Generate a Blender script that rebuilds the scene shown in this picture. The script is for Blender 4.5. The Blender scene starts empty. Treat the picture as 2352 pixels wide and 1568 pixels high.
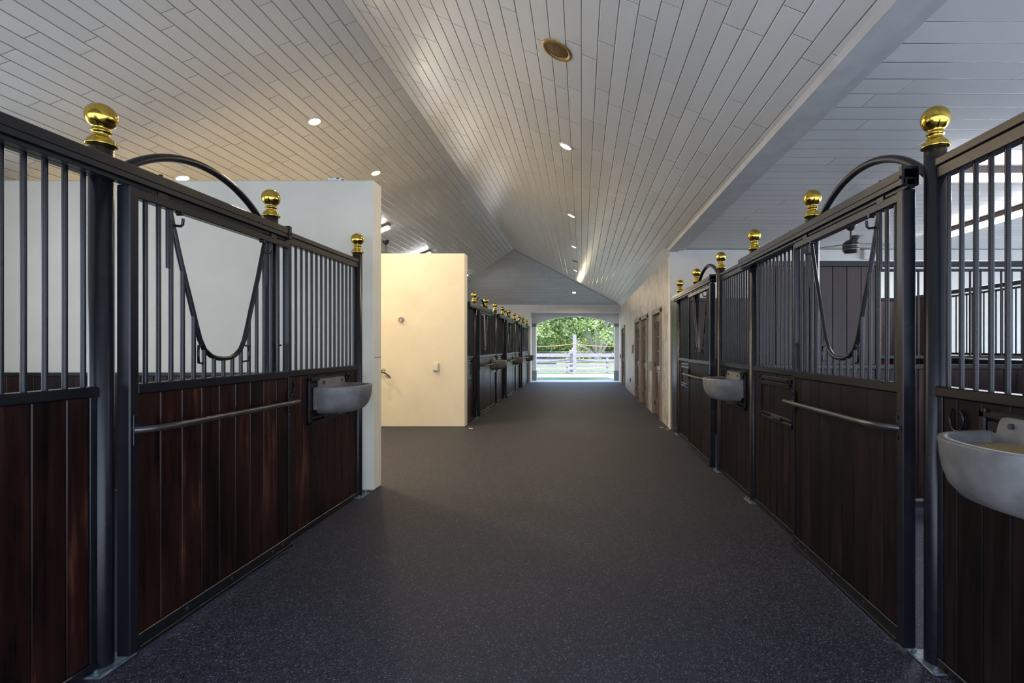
import bpy, math, random
from mathutils import Vector, Matrix
random.seed(7)
PI = math.pi
SC = bpy.context.scene
COL = SC.collection

# ------------------------------------------------------------------ camera
CAM_H = 1.49
cd = bpy.data.cameras.new('camera'); cam = bpy.data.objects.new('camera', cd); COL.objects.link(cam)
cam.location = (0, 0, CAM_H); cam.rotation_euler = (PI/2, 0, 0)
cd.sensor_width = 36; cd.lens = 1150/2352*36
cd.shift_x = -(1336-1176)/2352; cd.shift_y = (796-784)/2352
cd.clip_start = 0.05; cd.clip_end = 400
SC.camera = cam

# ------------------------------------------------------------------ sky, sun, exposure
SC.view_settings.view_transform = 'Standard'; SC.view_settings.look = 'None'
SC.view_settings.gamma = 1; SC.view_settings.use_curve_mapping = False
SC.view_settings.exposure = 1.3
W = bpy.data.worlds.new('sky'); SC.world = W; W.use_nodes = True
nt = W.node_tree; nt.nodes.clear()
out = nt.nodes.new('ShaderNodeOutputWorld'); bg = nt.nodes.new('ShaderNodeBackground')
tc = nt.nodes.new('ShaderNodeTexCoord'); sp = nt.nodes.new('ShaderNodeSeparateXYZ'); rmp = nt.nodes.new('ShaderNodeValToRGB')
nt.links.new(tc.outputs['Generated'], sp.inputs[0]); nt.links.new(sp.outputs['Z'], rmp.inputs[0])
rmp.color_ramp.elements[0].position = 0.0; rmp.color_ramp.elements[0].color = (0.80, 0.88, 1.0, 1)
rmp.color_ramp.elements[1].position = 0.55; rmp.color_ramp.elements[1].color = (0.30, 0.48, 0.88, 1)
nt.links.new(rmp.outputs[0], bg.inputs[0]); bg.inputs[1].default_value = 1.7
nt.links.new(bg.outputs[0], out.inputs[0])
sd = bpy.data.lights.new('sun', 'SUN'); sun = bpy.data.objects.new('sun', sd); COL.objects.link(sun)
sd.energy = 3.0; sd.angle = 0.01; sd.color = (1, 0.95, 0.86)
sun.rotation_euler = Vector((-0.25, 1.0, -1.25)).to_track_quat('-Z', 'Y').to_euler()
CAN_W = 12.0        # recessed lamps
TUBE_W = 26.0       # fluorescent strips

# ------------------------------------------------------------------ node helpers
class NB:
    def __init__(s, name):
        s.m = bpy.data.materials.new(name); s.m.use_nodes = True
        s.t = s.m.node_tree; s.t.nodes.clear()
        s.out = s.n('ShaderNodeOutputMaterial'); s.b = s.n('ShaderNodeBsdfPrincipled')
        s.l(s.b.outputs[0], s.out.inputs[0])
    def n(s, t): return s.t.nodes.new(t)
    def l(s, a, b): s.t.links.new(a, b)
    def put(s, v, sock):
        if isinstance(v, (int, float, tuple)): sock.default_value = v
        else: s.l(v, sock)
    def math(s, op, a, b=None, c=None, clamp=False):
        n = s.n('ShaderNodeMath'); n.operation = op; n.use_clamp = clamp
        s.put(a, n.inputs[0])
        if b is not None: s.put(b, n.inputs[1])
        if c is not None: s.put(c, n.inputs[2])
        return n.outputs[0]
    def pos(s):
        g = s.n('ShaderNodeNewGeometry'); p = s.n('ShaderNodeSeparateXYZ'); s.l(g.outputs['Position'], p.inputs[0])
        return g, p
    def noise(s, vec, scale, detail=3, rough=.55):
        n = s.n('ShaderNodeTexNoise'); s.l(vec, n.inputs['Vector']); n.inputs['Scale'].default_value = scale
        n.inputs['Detail'].default_value = detail; n.inputs['Roughness'].default_value = rough
        return n.outputs[0]
    def scaled(s, vec, sc):
        m = s.n('ShaderNodeMapping'); s.l(vec, m.inputs[0]); m.inputs['Scale'].default_value = sc
        return m.outputs[0]
    def ramp(s, v, stops):
        r = s.n('ShaderNodeValToRGB'); s.l(v, r.inputs[0]); e = r.color_ramp.elements
        while len(e) < len(stops): e.new(0.5)
        for k, (p, c) in enumerate(stops): e[k].position = p; e[k].color = (*c, 1)
        return r.outputs[0]
    def mix(s, f, a, b, mode='MIX'):
        m = s.n('ShaderNodeMix'); m.data_type = 'RGBA'; m.blend_type = mode
        s.put(f, m.inputs[0]); s.put(a if not isinstance(a, tuple) else (*a, 1), m.inputs[6]); s.put(b if not isinstance(b, tuple) else (*b, 1), m.inputs[7])
        return m.outputs[2]
    def bump(s, h, strength, dist):
        b = s.n('ShaderNodeBump'); s.l(h, b.inputs['Height']); b.inputs['Strength'].default_value = strength
        b.inputs['Distance'].default_value = dist; s.l(b.outputs[0], s.b.inputs['Normal'])
    def set(s, **k):
        for a, v in k.items(): s.put(v if not (isinstance(v, tuple) and len(v) == 3) else (*v, 1), s.b.inputs[a.replace('_', ' ')])
        return s

def simple(name, col, rough=.5, metal=0, spec=.5, noise=None, bump=None, emit=None, coat=0):
    b = NB(name); b.set(Roughness=rough, Metallic=float(metal))
    b.b.inputs['Specular IOR Level'].default_value = spec; b.b.inputs['Coat Weight'].default_value = coat
    g, p = b.pos()
    if noise:
        sc, amt = noise; v = b.noise(g.outputs['Position'], sc, 4)
        b.set(Base_Color=b.ramp(v, [(.3, tuple(c*(1-amt) for c in col)), (.7, tuple(min(1, c*(1+amt)) for c in col))]))
    else: b.set(Base_Color=col)
    if bump:
        v = b.noise(g.outputs['Position'], bump[0], 3); b.bump(v, bump[1], bump[2])
    if emit:
        b.b.inputs['Emission Color'].default_value = (*emit[0], 1); b.b.inputs['Emission Strength'].default_value = emit[1]
    return b.m

def board_mat(name, across, along, width, base, kx=1.0, rough=.36, lmin=.55, lvar=1.0):
    b = NB(name); g, p = b.pos()
    u = b.math('MULTIPLY', p.outputs[across], kx/width)
    row = b.math('FLOOR', u); fu = b.math('FRACT', u)
    w1 = b.n('ShaderNodeTexWhiteNoise'); w1.noise_dimensions = '1D'; b.l(row, w1.inputs['W'])
    L = b.math('MULTIPLY_ADD', w1.outputs[0], lvar, lmin)
    v = b.math('ADD', b.math('DIVIDE', p.outputs[along], L), b.math('MULTIPLY', w1.outputs[0], 57.3))
    fv = b.math('FRACT', v); cell = b.math('FLOOR', v)
    w2 = b.n('ShaderNodeTexWhiteNoise'); w2.noise_dimensions = '2D'
    cb = b.n('ShaderNodeCombineXYZ'); b.l(row, cb.inputs[0]); b.l(cell, cb.inputs[1]); b.l(cb.outputs[0], w2.inputs['Vector'])
    du = b.math('MULTIPLY', b.math('MINIMUM', fu, b.math('SUBTRACT', 1.0, fu)), width)
    dv = b.math('MULTIPLY', b.math('MULTIPLY', b.math('MINIMUM', fv, b.math('SUBTRACT', 1.0, fv)), L), 1.6)
    d = b.math('MINIMUM', du, dv)
    h = b.math('DIVIDE', d, .0065, clamp=True)
    sc = [6, 6, 6]; sc[along] = .8
    gr = b.noise(b.scaled(g.outputs['Position'], tuple(sc)), 5, 5)
    blot = b.noise(g.outputs['Position'], 1.7, 5, .65)
    c = b.ramp(b.math('MULTIPLY_ADD', gr, .35, b.math('MULTIPLY', w2.outputs[0], .62)), [(.1, tuple(x*.92 for x in base)), (.9, tuple(min(1, x*1.05) for x in base))])
    c = b.mix(h, tuple(x*.14 for x in base), c)
    b.set(Base_Color=c)
    b.set(Roughness=b.math('MULTIPLY_ADD', blot, .16, rough-.06))
    hh = b.math('ADD', h, b.math('MULTIPLY', gr, .10))
    hh = b.math('ADD', hh, b.math('MULTIPLY', w2.outputs[0], .06))
    b.bump(hh, 1.0, .006)
    return b.m

def wood_mat(name, c0, c1, c2, rough=.34, spec=.4):
    b = NB(name); g, p = b.pos()
    r = g.outputs['Random Per Island']
    off = b.n('ShaderNodeVectorMath'); off.operation = 'ADD'; b.l(g.outputs['Position'], off.inputs[0])
    cb = b.n('ShaderNodeCombineXYZ'); b.l(b.math('MULTIPLY', r, 9.0), cb.inputs[2]); b.l(b.math('MULTIPLY', r, 5.0), cb.inputs[0]); b.l(cb.outputs[0], off.inputs[1])
    st = b.noise(b.scaled(off.outputs[0], (34, 34, 2.0)), 1.0, 6, .6)
    bl = b.noise(b.scaled(off.outputs[0], (4, 4, 1.3)), 1.3, 4, .6)
    v = b.math('ADD', b.math('MULTIPLY', st, .4), b.math('MULTIPLY', bl, .55))
    v = b.math('ADD', v, b.math('MULTIPLY_ADD', r, .12, -.05))
    b.set(Base_Color=b.ramp(v, [(.38, c0), (.56, c1), (.78, c2)]), Roughness=b.math('MULTIPLY_ADD', st, .35, rough-.15))
    b.b.inputs['Specular IOR Level'].default_value = spec
    b.bump(st, .25, .002)
    return b.m

M = {}
M['steel'] = simple('dark_steel', (.0085, .009, .0115), .26, 0, .36, (9, .25), (260, .3, .0015))
M['steel_edge'] = simple('worn_steel', (.05, .05, .055), .34, .4, .5, (30, .4))
M['bar_worn'] = simple('rubbed_steel', (.085, .082, .08), .3, .7, .5, (14, .35))
M['brass'] = simple('brass', (.62, .43, .08), .14, 1, .5, (25, .10))
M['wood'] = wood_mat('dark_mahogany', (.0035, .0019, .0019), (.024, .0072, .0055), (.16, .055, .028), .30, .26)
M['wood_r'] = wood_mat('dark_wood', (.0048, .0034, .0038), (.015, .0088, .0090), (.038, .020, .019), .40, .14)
M['wood_mid'] = wood_mat('brown_partition_wood', (.03, .018, .015), (.06, .035, .028), (.10, .058, .045), .45)
M['slope'] = board_mat('painted_ceiling_boards', 0, 1, .137, (.69, .67, .61), 1.077, .29)
M['flat'] = board_mat('painted_flat_ceiling_boards', 1, 0, .195, (.68, .675, .64), 1.0, .32, 1.2, 2.4)
M['hip'] = board_mat('painted_hip_boards', 1, 0, .137, (.62, .62, .60), 1.077, .34)
M['trim'] = simple('grey_trim_paint', (.50, .50, .48), .4, noise=(6, .1))
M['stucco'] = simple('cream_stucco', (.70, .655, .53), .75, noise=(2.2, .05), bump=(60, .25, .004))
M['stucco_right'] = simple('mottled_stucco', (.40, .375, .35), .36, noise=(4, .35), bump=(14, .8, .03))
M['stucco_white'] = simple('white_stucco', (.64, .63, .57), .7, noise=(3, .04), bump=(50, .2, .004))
M['capital'] = simple('grey_green_trim', (.22, .24, .22), .6, noise=(8, .1))
M['white'] = simple('white_paint', (.75, .75, .75), .5, noise=(12, .08))
M['fence'] = simple('grey_white_fence_boards', (.27, .255, .275), .7, noise=(14, .18))
M['fence_dark'] = simple('dark_fence_boards', (.06, .06, .08), .7, noise=(14, .2))
M['trough'] = simple('grey_feed_trough', (.155, .15, .142), .42, noise=(9, .3), bump=(40, .3, .004))
M['grain'] = simple('grain', (.30, .22, .10), .9, noise=(220, .6), bump=(260, 1, .01))
M['plate'] = simple('corroded_plate', (.15, .18, .19), .5, .3, noise=(45, .5), bump=(60, .5, .004))
M['rust'] = simple('rusted_bronze', (.16, .075, .02), .6, .3, noise=(50, .6), bump=(90, .5, .004))
M['rust_ring'] = simple('tarnished_ring', (.38, .24, .07), .45, .6, noise=(60, .3))
M['glow'] = simple('lamp_lens', (1, .9, .7), .5, emit=((1, .72, .40), 9.0))
M['tube'] = simple('fluorescent_tube', (1, 1, 1), .5, emit=((.93, .96, 1), 9.0))
M['lamp_off'] = simple('dark_lamp', (.08, .06, .05), .5)
M['housing'] = simple('brown_fixture_housing', (.17, .12, .09), .5)
M['black'] = simple('black_enamel', (.02, .02, .02), .3, coat=.3)
M['door_wood'] = simple('brown_door_wood', (.13, .06, .045), .32, noise=(10, .3), coat=.2)
M['door_frame'] = simple('taupe_door_frame', (.22, .19, .16), .42)
M['glass'] = simple('dark_door_glass', (.02, .02, .025), .06, spec=.8)
M['plastic'] = simple('white_plastic', (.62, .60, .55), .45)
M['greyplastic'] = simple('grey_plastic', (.3, .3, .3), .45)
M['rope'] = simple('orange_rope', (.75, .30, .15), .8)
M['concrete'] = simple('pale_concrete', (.75, .75, .74), .8, noise=(5, .1))
M['bark'] = simple('pale_bark', (.42, .38, .33), .9, noise=(12, .3))
def leaf_mat(name, c0, c1, c2):
    b = NB(name); g, p = b.pos()
    v = b.noise(g.outputs['Position'], .55, 3)
    v = b.math('ADD', b.math('MULTIPLY', v, .7), b.math('MULTIPLY', g.outputs['Random Per Island'], .4))
    b.set(Base_Color=b.ramp(v, [(.3, c0), (.55, c1), (.8, c2)]), Roughness=.45)
    tr = b.n('ShaderNodeBsdfTranslucent'); b.l(b.b.inputs['Base Color'].links[0].from_socket, tr.inputs[0])
    mx = b.n('ShaderNodeMixShader'); mx.inputs[0].default_value = .4
    b.l(b.b.outputs[0], mx.inputs[1]); b.l(tr.outputs[0], mx.inputs[2]); b.l(mx.outputs[0], b.out.inputs[0])
    return b.m
M['leaf'] = leaf_mat('leaves', (.15, .26, .07), (.42, .52, .20), (.72, .74, .42))
M['leaf2'] = leaf_mat('darker_leaves', (.13, .25, .09), (.30, .44, .17), (.52, .62, .32))
def floor_mat():
    b = NB('rubber_granule_floor'); g, p = b.pos(); P = g.outputs['Position']
    vo = b.n('ShaderNodeTexVoronoi'); b.l(P, vo.inputs['Vector']); vo.inputs['Scale'].default_value = 170
    big = b.noise(b.scaled(P, (1, .6, 1)), 1.1, 5, .6)
    wn = b.n('ShaderNodeTexWhiteNoise'); b.l(vo.outputs['Color'], wn.inputs['Vector'])
    c = b.ramp(wn.outputs[0], [(.0, (.008, .0085, .013)), (.6, (.024, .0255, .038)), (.93, (.060, .062, .082)), (1.0, (.15, .15, .16))])
    c = b.mix(b.math('MULTIPLY', big, .9), c, b.mix(1.0, c, (1.3, 1.28, 1.3), 'MULTIPLY'))
    dust = b.noise(P, 9, 7, .75)
    dm = b.math('MULTIPLY', b.math('SUBTRACT', dust, .62), 2.0, clamp=True)
    c = b.mix(dm, c, (.10, .10, .12))
    b.set(Base_Color=c, Roughness=b.math('MULTIPLY_ADD', wn.outputs[0], .3, .5))
    b.b.inputs['Specular IOR Level'].default_value = .32
    h = b.math('ADD', vo.outputs['Distance'], b.math('MULTIPLY', big, .6))
    b.bump(h, .55, .004)
    return b.m
M['floor'] = floor_mat()
def grass_mat():
    b = NB('sunny_grass'); g, p = b.pos(); P = g.outputs['Position']
    v = b.math('ADD', b.math('MULTIPLY', b.noise(P, .35, 5, .6), .7), b.math('MULTIPLY', b.noise(P, 25, 3), .35))
    b.set(Base_Color=b.ramp(v, [(.38, (.07, .16, .04)), (.52, (.22, .28, .09)), (.66, (.42, .40, .25))]), Roughness=.9)
    return b.m
M['grass'] = grass_mat()
M['gravel'] = simple('pale_gravel', (.42, .38, .34), .95, noise=(8, .2))

# ------------------------------------------------------------------ mesh helpers
class MB:
    def __init__(s, f=None): s.v = []; s.f = []; s.sm = []; s.t = f or (lambda x, y, z: (x, y, z))
    def add(s, vs, fs, smooth=False):
        n = len(s.v); s.v += [s.t(*v) for v in vs]; s.f += [tuple(n+i for i in f) for f in fs]; s.sm += [smooth]*len(fs)
    def box(s, x0, x1, y0, y1, z0, z1, b=0.0):
        x0, x1 = sorted((x0, x1)); y0, y1 = sorted((y0, y1)); z0, z1 = sorted((z0, z1))
        if b <= 0:
            vs = [(x, y, z) for x in (x0, x1) for y in (y0, y1) for z in (z0, z1)]
            s.add(vs, [(0, 1, 3, 2), (4, 6, 7, 5), (0, 4, 5, 1), (2, 3, 7, 6), (0, 2, 6, 4), (1, 5, 7, 3)]); return
        # chamfered box: hull of three inset boxes
        vs = []
        for (ix, iy, iz) in ((0, b, b), (b, 0, b), (b, b, 0)):
            for x in (x0+ix, x1-ix):
                for y in (y0+iy, y1-iy):
                    for z in (z0+iz, z1-iz): vs.append((x, y, z))
        A, B, C = 0, 8, 16
        q = lambda base, i, j, k: base+i*4+j*2+k
        fs = [(q(A,0,0,0), q(A,0,0,1), q(A,0,1,1), q(A,0,1,0)), (q(A,1,0,0), q(A,1,1,0), q(A,1,1,1), q(A,1,0,1)),
              (q(B,0,0,0), q(B,1,0,0), q(B,1,0,1), q(B,0,0,1)), (q(B,0,1,0), q(B,0,1,1), q(B,1,1,1), q(B,1,1,0)),
              (q(C,0,0,0), q(C,0,1,0), q(C,1,1,0), q(C,1,0,0)), (q(C,0,0,1), q(C,1,0,1), q(C,1,1,1), q(C,0,1,1))]
        for i in (0, 1):
            for j in (0, 1):
                fs.append((q(A,i,j,0), q(A,i,j,1), q(B,i,j,1), q(B,i,j,0)))
                fs.append((q(A,i,0,j), q(A,i,1,j), q(C,i,1,j), q(C,i,0,j)))
                fs.append((q(B,0,i,j), q(B,1,i,j), q(C,1,i,j), q(C,0,i,j)))
                for k in (0, 1): fs.append((q(A,i,j,k), q(B,i,j,k), q(C,i,j,k)))
        s.add(vs, fs)
    def tube(s, pts, r, n=12, caps=True, closed=False):
        pts = [Vector(p) for p in pts]; m = len(pts); rs = r if isinstance(r, (list, tuple)) else [r]*m
        vs = []; fs = []; ref = None
        for i, p in enumerate(pts):
            if closed: d = (pts[(i+1) % m]-pts[i-1]).normalized()
            else: d = (pts[min(i+1, m-1)]-pts[max(i-1, 0)]).normalized()
            if ref is None:
                a = Vector((0, 0, 1)) if abs(d.z) < .9 else Vector((1, 0, 0)); ref = (a-d*a.dot(d)).normalized()
            else: ref = (ref-d*ref.dot(d)).normalized()
            q = d.cross(ref)
            for k in range(n):
                t = 2*PI*k/n; vs.append(tuple(p+(ref*math.cos(t)+q*math.sin(t))*rs[i]))
        seg = m if closed else m-1
        for i in range(seg):
            for k in range(n):
                a = i*n+k; b2 = i*n+(k+1) % n; c = ((i+1) % m)*n+(k+1) % n; d2 = ((i+1) % m)*n+k
                fs.append((a, b2, c, d2))
        s.add(vs, fs, True)
        if caps and not closed:
            s.add(vs[:n], [tuple(range(n-1, -1, -1))]); s.add(vs[-n:], [tuple(range(n))])
    def cyl(s, a, b, r, n=16): s.tube([a, b], r, n)
    def lathe(s, prof, cx=0, cy=0, n=32, caps=True):
        vs = []; fs = []
        for (r, z) in prof:
            for k in range(n): t = 2*PI*k/n; vs.append((cx+r*math.cos(t), cy+r*math.sin(t), z))
        for i in range(len(prof)-1):
            for k in range(n): fs.append((i*n+k, i*n+(k+1) % n, (i+1)*n+(k+1) % n, (i+1)*n+k))
        s.add(vs, fs, True)
        if caps:
            if prof[0][0] > 1e-4: s.add(vs[:n], [tuple(range(n-1, -1, -1))])
            if prof[-1][0] > 1e-4: s.add(vs[-n:], [tuple(range(n))])
    def prism(s, poly, axis, a, b):
        n = len(poly)
        def mk(p, c): return {0: (c, p[0], p[1]), 1: (p[0], c, p[1]), 2: (p[0], p[1], c)}[axis]
        vs = [mk(p, a) for p in poly]+[mk(p, b) for p in poly]
        s.add(vs, [tuple(range(n-1, -1, -1)), tuple(range(n, 2*n))]+[(i, (i+1) % n, n+(i+1) % n, n+i) for i in range(n)])
    def mesh(s, name, mat):
        me = bpy.data.meshes.new(name); me.from_pydata(s.v, [], s.f); me.polygons.foreach_set('use_smooth', s.sm)
        if mat: me.materials.append(M[mat] if isinstance(mat, str) else mat)
        import bmesh
        bm = bmesh.new(); bm.from_mesh(me); bmesh.ops.recalc_face_normals(bm, faces=bm.faces); bm.to_mesh(me); bm.free()
        return me
    def build(s, name, mat, parent=None, label=None): return obj(name, s.mesh(name, mat), parent, label)

def obj(name, me, parent=None, label=None, loc=None):
    o = bpy.data.objects.new(name, me); COL.objects.link(o)
    if parent: o.parent = parent
    if loc: o.location = loc
    if label: o['label'] = label
    return o
def tag(o, label, cat, group=None, kind=None):
    o['label'] = label; o['category'] = cat
    if group: o['group'] = group
    if kind: o['kind'] = kind
    return o
def thing(name, loc, label, cat, group=None, rot=(0, 0, 0)):
    o = bpy.data.objects.new(name, None); COL.objects.link(o); o.location = loc; o.rotation_euler = rot; o.empty_display_size = .1
    return tag(o, label, cat, group)
def struct(o): o['kind'] = 'structure'; return o

# ------------------------------------------------------------------ dimensions
XL, XR = -2.24, 1.667            # stall front lines
EY = 21.02                       # end wall
RX, RW, SL, ZE = -2.30, 3.9, .40, 3.25   # ridge x, half width, slope, eave height
Y0 = -0.8
def z_slope(x): return ZE+SL*(RW-abs(x-RX))

# ------------------------------------------------------------------ setting
b = MB(); b.box(-6.4, 9.2, Y0, EY+.02, -.12, 0); struct(b.build('floor', 'floor'))
b = MB(); b.box(-80, 80, Y0-60, Y0, -.16, -.02); b.box(9.2, 80, Y0, EY+1.35, -.16, -.02); b.box(-80, -6.4, Y0, EY+1.35, -.16, -.02); tag(b.build('bounce_paving', 'concrete'), 'unseen pale paving added around the stable to bounce light in', 'paving', kind='structure')  # unseen ground, kept pale to bounce sunlight up to the ceilings
b = MB(); b.box(-80, 80, EY+1.35, 140, -.14, -.03); tag(b.build('grass_field', 'grass'), 'sunlit grass field beyond the archway', 'grass', kind='structure')
b = MB(); b.box(-60, 60, 24.2, 27.75, -.035, -.012); tag(b.build('gravel_path', 'gravel'), 'pale gravel path between the archway and the fence', 'path', kind='structure')
b = MB(); b.box(-2.2, 1.62, EY+.02, EY+1.35, -.1, .004); struct(b.build('trim_threshold', 'concrete'))

def ceil_poly(name, pts, mat, th=.08):
    v = MB(); n = len(pts); up = [(x, y, z+th) for x, y, z in pts]
    v.add(list(pts)+up, [tuple(range(n)), tuple(range(2*n-1, n-1, -1))]+[(i, n+i, n+(i+1) % n, (i+1) % n) for i in range(n)])
    return struct(v.build(name, mat))
zr = ZE+SL*RW; yr = 21.0-RW
xr_, xl_ = RX+RW, RX-RW
ceil_poly('ceiling_right_slope', [(xr_, Y0, ZE), (xr_, 21, ZE), (RX, yr, zr), (RX, Y0, zr)], 'slope')
ceil_poly('ceiling_left_slope', [(xl_, 21, ZE), (xl_, Y0, ZE), (RX, Y0, zr), (RX, yr, zr)], 'slope')
ceil_poly('ceiling_end_slope', [(xr_, 21, ZE), (xl_, 21, ZE), (RX, yr, zr)], 'hip')
ceil_poly('ceiling_flat', [(xr_+.1, Y0, ZE+.01), (9.2, Y0, ZE+.01), (9.2, EY, ZE+.01), (xr_+.1, EY, ZE+.01)], 'flat')
b = MB(); b.box(1.56, 1.74, Y0, 9.07, ZE-.045, ZE+.08); b.box(1.74, 1.84, Y0, 9.07, ZE-.02, ZE+.04); struct(b.build('trim_beam', 'trim'))
b = MB(); b.prism([(1.6, ZE-.11), (1.6, ZE+.0), (1.50, ZE+.04), (1.48, ZE+.035)], 1, 9.07, 21.0); struct(b.build('trim_cornice_right', 'trim'))
b = MB()   # thin battens along the hip lines
for sx in (1, -1):
    b.tube([(RX+sx*(RW-.01), 20.96, ZE-.005), (RX, yr-.0, zr-.01)], .018, 6)
struct(b.build('trim_hip', 'trim'))

b = MB(); b.box(-6.4, -6.2, Y0, 1.0, 0, 3.3); b.box(-6.4, -6.2, 1.0, 4.2, 0, 1.2); b.box(-6.4, -6.2, 1.0, 4.2, 2.6, 3.3); b.box(-6.4, -6.2, 4.2, EY, 0, 3.3)  # unseen window opening added to let daylight onto the ceilings
struct(b.build('wall_left', 'stucco'))
b = MB(); b.box(-6.2, -2.15, 5.18, 5.38, 0, 3.215, .012); struct(b.build('wall_near_partition', 'stucco'))
b = MB(); b.box(-2.152, -2.1485, 5.195, 5.365, 1.376, 1.384); struct(b.build('trim_groove', 'housing'))
b = MB(); b.box(-6.2, -2.17, 9.31, 9.51, 0, 3.225, .012); struct(b.build('wall_wash_bay', 'stucco'))
b = MB(); b.box(1.6, 9.2, 9.07, 9.25, 0, ZE); struct(b.build('wall_right_partition', 'stucco_white'))
b = MB(); b.box(9.0, 9.2, Y0, 9.07, 2.85, ZE); struct(b.build('wall_right_outer', 'stucco_white'))
b = MB(); b.box(9.0, 9.2, 9.25, EY, 0, ZE); struct(b.build('wall_right_rooms', 'stucco_white'))
b = MB(); b.box(-6.4, -2.3, Y0-.2, Y0, 0, 1.1); b.prism([(-6.4, 2.9), (9.2, 2.9), (9.2, 3.36), (1.7, 3.36), (RX, zr+.06), (-6.4, 3.3)], 1, Y0-.2, Y0); struct(b.build('wall_rear_sun_block', 'stucco'))  # unseen gable header added to keep direct sun out of the aisle
# right corridor wall with four door openings
DOORS = [(10.08, 11.18), (12.12, 13.30), (13.66, 14.86), (18.5, 19.8)]
b = MB(); y = 9.25
for (a, c) in DOORS:
    b.box(1.6, 1.78, y, a, 0, ZE); b.box(1.6, 1.78, a, c, 2.24, ZE); y = c
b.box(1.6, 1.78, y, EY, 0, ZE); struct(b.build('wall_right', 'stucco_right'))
# end wall and arch
b = MB(); b.box(-6.2, -2.15, EY, EY+.25, 0, 3.3); b.box(-2.15, 1.6, EY, EY+.25, 2.925, 3.3); b.box(1.6, 9.2, EY, EY+.25, 0, 3.3)
b.box(-2.4, -2.17, EY+.25, EY+.9, 0, 2.95); b.box(1.62, 1.9, EY+.25, EY+.9, 0, 2.95); b.box(-2.4, 1.9, EY+.25, EY+1.2, 2.95, 3.3)
struct(b.build('wall_end', 'stucco_white'))
ax0, ax1 = -2.0, 1.435; cx = (ax0+ax1)/2; hw = (ax1-ax0)/2
poly = [(-2.4, 0), (ax0, 0), (ax0, 2.40)]
poly.append((ax0+.06, 2.47))
for k in range(21):
    t = -1+2*k/20; poly.append((cx+t*(hw-.10), 2.82-.31*t*t+.0))
poly += [(ax1-.06, 2.47), (ax1, 2.40), (ax1, 0), (1.9, 0), (1.9, 3.3), (-2.4, 3.3)]
b = MB()
YA, YB = EY+.9, EY+1.2
# build as strips so that the concave outline stays clean
b.box(-2.4, ax0, YA, YB, 0, 3.0); b.box(ax1, 1.9, YA, YB, 0, 3.0)
inner = [p for p in poly[2:-5]]+[(ax1, 2.40)]
inner = sorted(set(inner)); 
for (p, q) in zip(inner[:-1], inner[1:]):
    b.prism([(p[0], p[1]), (q[0], q[1]), (q[0], 3.0), (p[0], 3.0)], 1, YA, YB)
struct(b.build('wall_arch', 'white'))  # whiter paint than the end wall stands in for skylight here
b = MB()
for (a, c) in ((-2.17, ax0+.012), (ax1-.012, 1.62)):
    b.box(a, c, YA-.02, YB+.02, 2.37, 2.50, .008); b.box(a, c, YA-.02, YB+.02, 0, .44, .008)
struct(b.build('trim_pilaster', 'capital'))
# wooden kick boards on the near partition
def boards(mb, a, c, w, fn):
    x = a
    while x < c-.01:
        e = min(x+w, c); fn(mb, x+.0018, e-.0018); x = e
b = MB(); boards(b, -6.18, -2.30, .137, lambda m, p, q: m.box(p, q, 5.145, 5.18, .02, 1.19, .004)); struct(b.build('trim_kickboard', 'wood'))
b = MB(); b.box(-6.18, -2.29, 5.125, 5.18, 1.19, 1.225, .004); struct(b.build('trim_kickboard_cap', 'steel'))

# ------------------------------------------------------------------ doors in the right wall
def room_door(k, a, c, glazed, lab):
    d = thing('door_%d' % k, (1.6, a, 0), lab, 'door'); d['kind'] = 'structure'
    w = c-a
    m = MB(); m.box(-.03, .14, -.07, .02, 0, 2.26, .006); m.box(-.03, .14, w-.02, w+.07, 0, 2.26, .006); m.box(-.03, .14, -.07, w+.07, 2.19, 2.30, .006)
    m.build('door_frame', 'door_frame', d)
    m = MB(); x0, x1 = .035, .08
    a0, a1 = .03, w-.03
    st = .14
    m.box(x0, x1, a0, a0+st, .01, 2.18, .004); m.box(x0, x1, a1-st, a1, .01, 2.18, .004)
    if glazed: rails = [(.01, .36), (.93, 1.08), (2.02, 2.18)]
    else: rails = [(.01, .36), (.93, 1.08), (1.66, 1.78), (2.04, 2.18)]
    for z0, z1 in rails: m.box(x0, x1, a0+st, a1-st, z0, z1, .004)
    mid = (a0+a1)/2
    m.box(x0, x1, mid-.05, mid+.05, .36, .93, .004)
    m.box(x0+.02, x1-.01, a0+st, a1-st, .36, .93)
    if glazed:
        for t in (1/3, 2/3):
            yy = a0+st+(a1-a0-2*st)*t; m.box(x0+.005, x1-.005, yy-.014, yy+.014, 1.08, 2.02, .003)
            zz = 1.08+.94*t; m.box(x0+.004, x1-.004, a0+st, a1-st, zz-.014, zz+.014, .003)
    else:
        m.box(x0, x1, mid-.05, mid+.05, 1.08, 2.04, .004)
        m.box(x0+.02, x1-.01, a0+st, a1-st, 1.08, 2.04)
    leaf = m.build('door_leaf', 'door_wood', d)
    if glazed:
        m = MB(); m.box(x0+.018, x1-.018, a0+st-.005, a1-st+.005, 1.075, 2.025); m.build('glass', 'glass', d)
    m = MB(); yh = .10 
    m.cyl((.036, yh, 1.0), (-.025, yh, 1.0), .012, 10); m.tube([(-.02, yh, 1.0), (-.028, yh+.05, 1.0), (-.028, yh+.13, .995)], .010, 8); m.cyl((.036, yh, 1.0), (.028, yh, 1.0), .028, 16)
    m.build('door_handle', 'black', d)
    for z in (.25, 1.1, 1.95): m = MB(); m.cyl((.03, w-.03, z-.05), (.03, w-.03, z+.05), .012, 8); m.build('hinge', 'black', d)
room_door(1, *DOORS[0], True, 'brown nine-pane glazed door nearest in the right corridor wall')
room_door(2, *DOORS[1], False, 'brown panelled door without glass in the right corridor wall')
room_door(3, *DOORS[2], True, 'brown glazed door directly beyond the solid panelled one in the right wall')
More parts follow.
